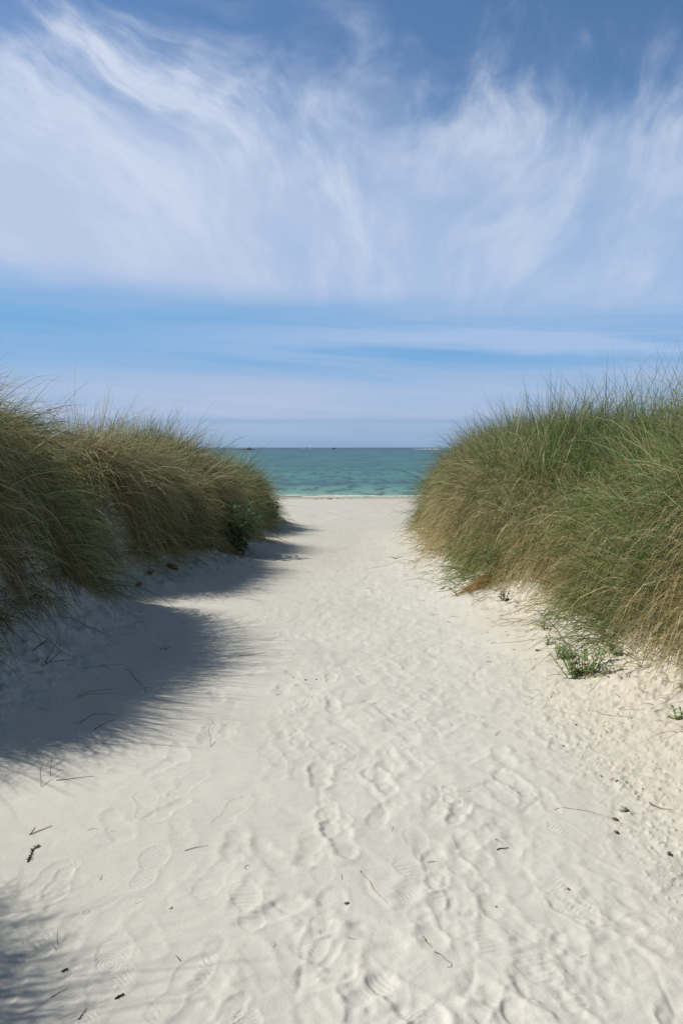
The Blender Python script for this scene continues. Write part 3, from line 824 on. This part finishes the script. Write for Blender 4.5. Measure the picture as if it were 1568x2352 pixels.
sprig(1052, 1372, [(-.10, 0, .14, .0), (-.05, .05, .17, .0), (-.16, .1, .12, .04)], 'sparse blue-green grass spray left of the orange straw heap', (.16, .21, .11), 2, .005)
sprig(1086, 1368, [(-.26, .1, .14, .04), (-.20, 0, .19, .02), (-.30, 0, .24, .05), (-.12, 0, .2, 0), (-.36, .1, .2, .06)], 'taller grass spray leaning left from the orange straw heap', (.16, .21, .11), 3, .005)
sprig(105, 1529, [(.09, 0, .17, -.01), (.03, .02, .14, .0), (.13, .02, .11, 0), (.16, 0, .03, .0)], 'dark forked grass sprig in the deep shade of the left bank', (.10, .11, .05), 4, .006)
sprig(76, 1505, [(.11, .05, .07, .0), (.10, .05, .08, .0)], 'short leaning grass stub left of the dark forked sprig', (.12, .11, .06), 5, .006)
sprig(377, 1494, [(-.05, .02, .03, .0), (.06, .0, .02, .01), (.0, .02, .05, 0), (.05, .03, .04, 0), (-.03, 0, .04, 0)], 'tiny dry grass tuft at the edge of the shadow', (.26, .2, .09), 6, .005)
sprig(910, 1282, [(.12, 0, .03, .02), (-.1, .05, .04, .01), (.05, .1, .06, .0), (-.05, -.1, .02, .02), (.15, .1, .04, .0), (-.14, 0, .02, .02)], 'flat bristly sprig on the sand beyond the grass spray', (.14, .12, .07), 7, .006)

# orange heap of fallen straw
hp = at(1112, 1352); n = 260
t0 = rng.random(n)
P = []
for k in range(n):
    a = np.array([-.20 + .50 * t0[k], -.05 + .26 * t0[k], .0]) + rng.normal(0, .045, 3) * [1, 1, 0]
    d = np.array([-.75, -.35, -.25]) + rng.normal(0, .22, 3)
    L = rng.uniform(.15, .34)
    q = np.array([a + d * L * u for u in np.linspace(-.5, .5, 6)])
    q[:, 2] = ground(q[:, 0] + hp.x, q[:, 1] + hp.y) - hp.z + .008 + .10 * rng.random() * np.exp(-(np.linalg.norm(q[:, :2], axis=1) / .25) ** 2)
    P.append(q)
C = np.array([[.44, .26, .09]])[:, None] * rng.uniform(.6, 1.2, (n, 1, 1)) * np.ones((1, 6, 1))
o = obj('straw_heap', blades_mesh('straw_heap', np.array(P), rng.uniform(.004, .007, n), C), M_blade)
o.location = hp; o['label'] = 'orange heap of fallen straw at the foot of the right bank'; o['category'] = 'straw heap'

# fine litter nobody could count, and the far strand line
def litter(name, label, cat, pts, rr, cols, zlift=.003, mat=None, Ls=(.02, .10)):
    P = []
    for (x, y) in pts:
        a = rng.uniform(0, math.pi); L = rng.uniform(*Ls); b = rng.normal(0, .25)
        u = np.linspace(-.5, .5, 6)
        P.append(np.stack([x + np.cos(a + b * u) * L * u, y + np.sin(a + b * u) * L * u, 0 * u], 1))
    P = np.array(P); f = P.reshape(-1, 3)
    f[:, 2] = ground(f[:, 0], f[:, 1]) + zlift
    P = f.reshape(P.shape); P[:, :, 2] += np.abs(rng.normal(0, .006, (len(P), 1))) * np.array([0, .5, 1, 1, .5, 0]) 
    C = np.array(cols)[rng.integers(0, len(cols), len(P))][:, None] * rng.uniform(.6, 1.2, (len(P), 1, 1)) * np.ones((1, 6, 1))
    o = obj(name, blades_mesh(name, P, rng.uniform(.6, 1.4, len(P)) * rr, C), mat or M_blade)
    o['label'] = label; o['category'] = cat; o['kind'] = 'stuff'
pts = []
while len(pts) < 1500:
    y = rng.uniform(3.3, 12); x = float(xR(np.array(y))) - abs(rng.normal(0, .42)) + .12
    pts.append((x, y))
litter('straw_litter', 'fine straw and root litter strewn along the foot of both banks', 'litter', pts + [(float(xL(np.array(y))) + abs(rng.normal(0, .4)) - .1, y) for y in rng.uniform(2, 13, 380)],
       .0038, [(.34, .25, .12), (.24, .15, .07), (.42, .34, .19), (.14, .09, .05)])
litter('straw_specks', 'sparse dark specks and stalk ends scattered over the path', 'litter', [(rng.uniform(-1.6, 1.5), 1.8 + 16 * rng.random() ** 1.3) for _ in range(170)], .0024, [(.2, .14, .08), (.12, .09, .06), (.3, .24, .14)], Ls=(.008, .05))
pts = []
for c in rng.uniform(-30, 30, 9):
    for _ in range(rng.integers(3, 22)):
        pts.append((c + rng.normal(0, .5), 45.6 + .5 * math.sin(c * .4) + rng.normal(0, .25)))
litter('seaweed_wrack', 'broken dark line of dried seaweed across the far beach', 'seaweed', pts, .03, [(.17, .14, .10), (.26, .21, .15)], .012, Ls=(.12, .45))

# ------------------------------------------------------------------ light
SUN_EL, SUN_AZ = 44.8, 8.0        # azimuth: degrees the sun stands seaward of due left
d = Vector((math.cos(R(SUN_EL)) * math.cos(R(SUN_AZ)), -math.cos(R(SUN_EL)) * math.sin(R(SUN_AZ)), -math.sin(R(SUN_EL))))
sun_d = bpy.data.lights.new('sun', 'SUN'); sun_d.energy = 5.0; sun_d.angle = R(.53); sun_d.color = (1.0, .955, .88)
sun = bpy.data.objects.new('sun', sun_d); sun.rotation_euler = d.to_track_quat('-Z', 'Y').to_euler(); COL.objects.link(sun)

STR = .1
w = bpy.data.worlds.new('World'); SC.world = w; w.use_nodes = True
nt = w.node_tree; nt.nodes.clear(); E = NT(nt)
wo = nt.nodes.new('ShaderNodeOutputWorld'); bg = nt.nodes.new('ShaderNodeBackground')
bg.inputs['Strength'].default_value = STR
nt.links.new(bg.outputs[0], wo.inputs['Surface'])
sky = nt.nodes.new('ShaderNodeTexSky'); sky.sky_type = 'NISHITA'; sky.sun_disc = False
sky.sun_elevation = R(SUN_EL); sky.sun_rotation = R(270 + SUN_AZ)
sky.altitude = 0; sky.air_density = 1.0; sky.dust_density = .6; sky.ozone_density = 1.6
tc = nt.nodes.new('ShaderNodeTexCoord')
dx, dy, dz = E.sep(tc.outputs['Generated'])
el = E.mul(E.m('ARCSINE', dz), 57.2958)
az = E.mul(E.m('ARCTAN2', dx, dy), 57.2958)
wv = E.vec(az, el)
w1 = E.mul(E.sub(E.noise(wv, .085, 2, .5), .5), 9.0)
w2 = E.mul(E.sub(E.noise(E.vec(E.add(az, 91.0), el), .085, 2, .5), .5), 6.0)
azw, elw = E.add(az, w1), E.add(el, w2)
# wisps: drawn out along fall streaks that lean one way on the left and the other on the right
slant = E.step(az, -20.0, 14.0, 1.3, -.45)
acr = E.add(azw, E.mul(slant, E.sub(elw, 18.0)))
n1 = E.noise(E.vec(E.mul(acr, .16), E.mul(elw, .11)), 1.0, 5, .56)
n2 = E.noise(E.vec(E.mul(acr, .50), E.mul(elw, .30), 7.0), 1.0, 5, .62)
n3 = E.noise(E.vec(E.mul(azw, .12), E.mul(elw, .16), 3.0), 1.0, 5, .55)
nb = E.noise(E.vec(E.mul(azw, .07), E.mul(elw, .11), 21.0), 1.0, 5, .5)
wisp = E.add(E.mul(n1, .72), E.add(E.mul(n2, .18), E.mul(E.noise(wv, .55, 5, .6), .10)))
top = E.sub(27.8, E.mul(E.add(az, 22.0), .085))
ragged = E.add(E.sub(top, E.mul(E.sub(n3, .5), -9.0)), E.mul(E.sub(wisp, .5), 15.0))
cov_top = E.step(E.sub(ragged, el), -1.0, 6.0)
body = E.step(E.add(el, E.mul(E.sub(nb, .5), 8.0)), 26.5, 16.5)
right_thin = E.step(az, 2.0, 24.0, 0.0, .10)
calm = E.step(az, 2.0, -12.0)
thick = E.add(E.mul(body, .64), E.mul(E.step(wisp, .32, .68), E.step(body, 0.0, 1.0, .92, .32)))
thick = E.add(thick, E.mul(E.mul(calm, body), .20))
thick = E.add(thick, E.mul(E.sub(nb, .5), .55))
thick = E.sub(E.add(thick, E.mul(E.step(az, 5.0, -24.0), .16)), right_thin)
thick = E.m('MAXIMUM', E.m('MINIMUM', thick, .96), 0.0)
lowedge = E.add(E.sub(8.3, E.mul(az, .05)), E.mul(E.sub(E.noise(E.vec(E.mul(az, .05), E.mul(el, .5)), 1.0, 3, .5), .5), 2.6))
cov_low = E.step(el, E.sub(lowedge, .8), E.add(lowedge, 3.2))
main = E.mul(E.mul(cov_top, cov_low), thick)
main = E.mul(main, E.step(E.m('ABSOLUTE', az), 46.0, 28.0))
# low veil above the horizon and the thin sheets in the blue gap
ln = E.noise(E.vec(E.mul(az, .035), E.add(E.mul(el, .48), E.mul(az, .03)), 11.0), 1.0, 5, .55)
veil = E.mul(E.mul(E.step(el, 6.6, 3.8), E.step(el, 1.30, 2.30)), E.step(ln, .25, .65, .45, .95))
veil = E.m('MAXIMUM', veil, E.mul(E.step(el, 2.3, 1.5), E.mul(E.step(el, -.6, 1.8, .25, 1.0), E.step(ln, .35, .62, .42, .66))))
right_veil = E.mul(E.mul(E.step(el, 4.5, 6.0), E.step(el, 10.0, 7.2)), E.mul(E.step(ln, .40, .64), E.step(az, -18.0, 6.0, .25, .8)))
tint = E.mix(1.0, sky.outputs[0], (.74, .96, 1.15), 'MULTIPLY')
tint = E.mix(E.step(el, 25.0, 60.0), tint, E.mix(1.0, tint, (1.06, .76, .50), 'MULTIPLY'))
def cl(c): return tuple(v / STR for v in c)
c0 = E.mix(E.step(el, 24.0, 8.0, 0.0, .85), tint, cl((.175, .405, .72)))
c0 = E.mix(E.step(el, 4.5, .4, 0.0, .95), c0, cl((.220, .365, .560)))
c1 = E.mix(veil, c0, cl((.455, .550, .740)))
c2 = E.mix(right_veil, c1, cl((.42, .55, .79)))
white = E.mul(E.step(wisp, .42, .68), E.step(el, 9.0, 20.0, .25, 1.0))
c3 = E.mix(main, c2, E.mix(white, cl((.49, .585, .785)), cl((.66, .725, .86))))
nt.links.new(c3, bg.inputs['Color'])

SC.view_settings.view_transform = 'Standard'
SC.view_settings.look = 'None'
SC.view_settings.exposure = 0
SC.view_settings.gamma = 1
SC.render.engine = 'CYCLES'
SC.cycles.max_bounces = 8
SC.cycles.transparent_max_bounces = 4
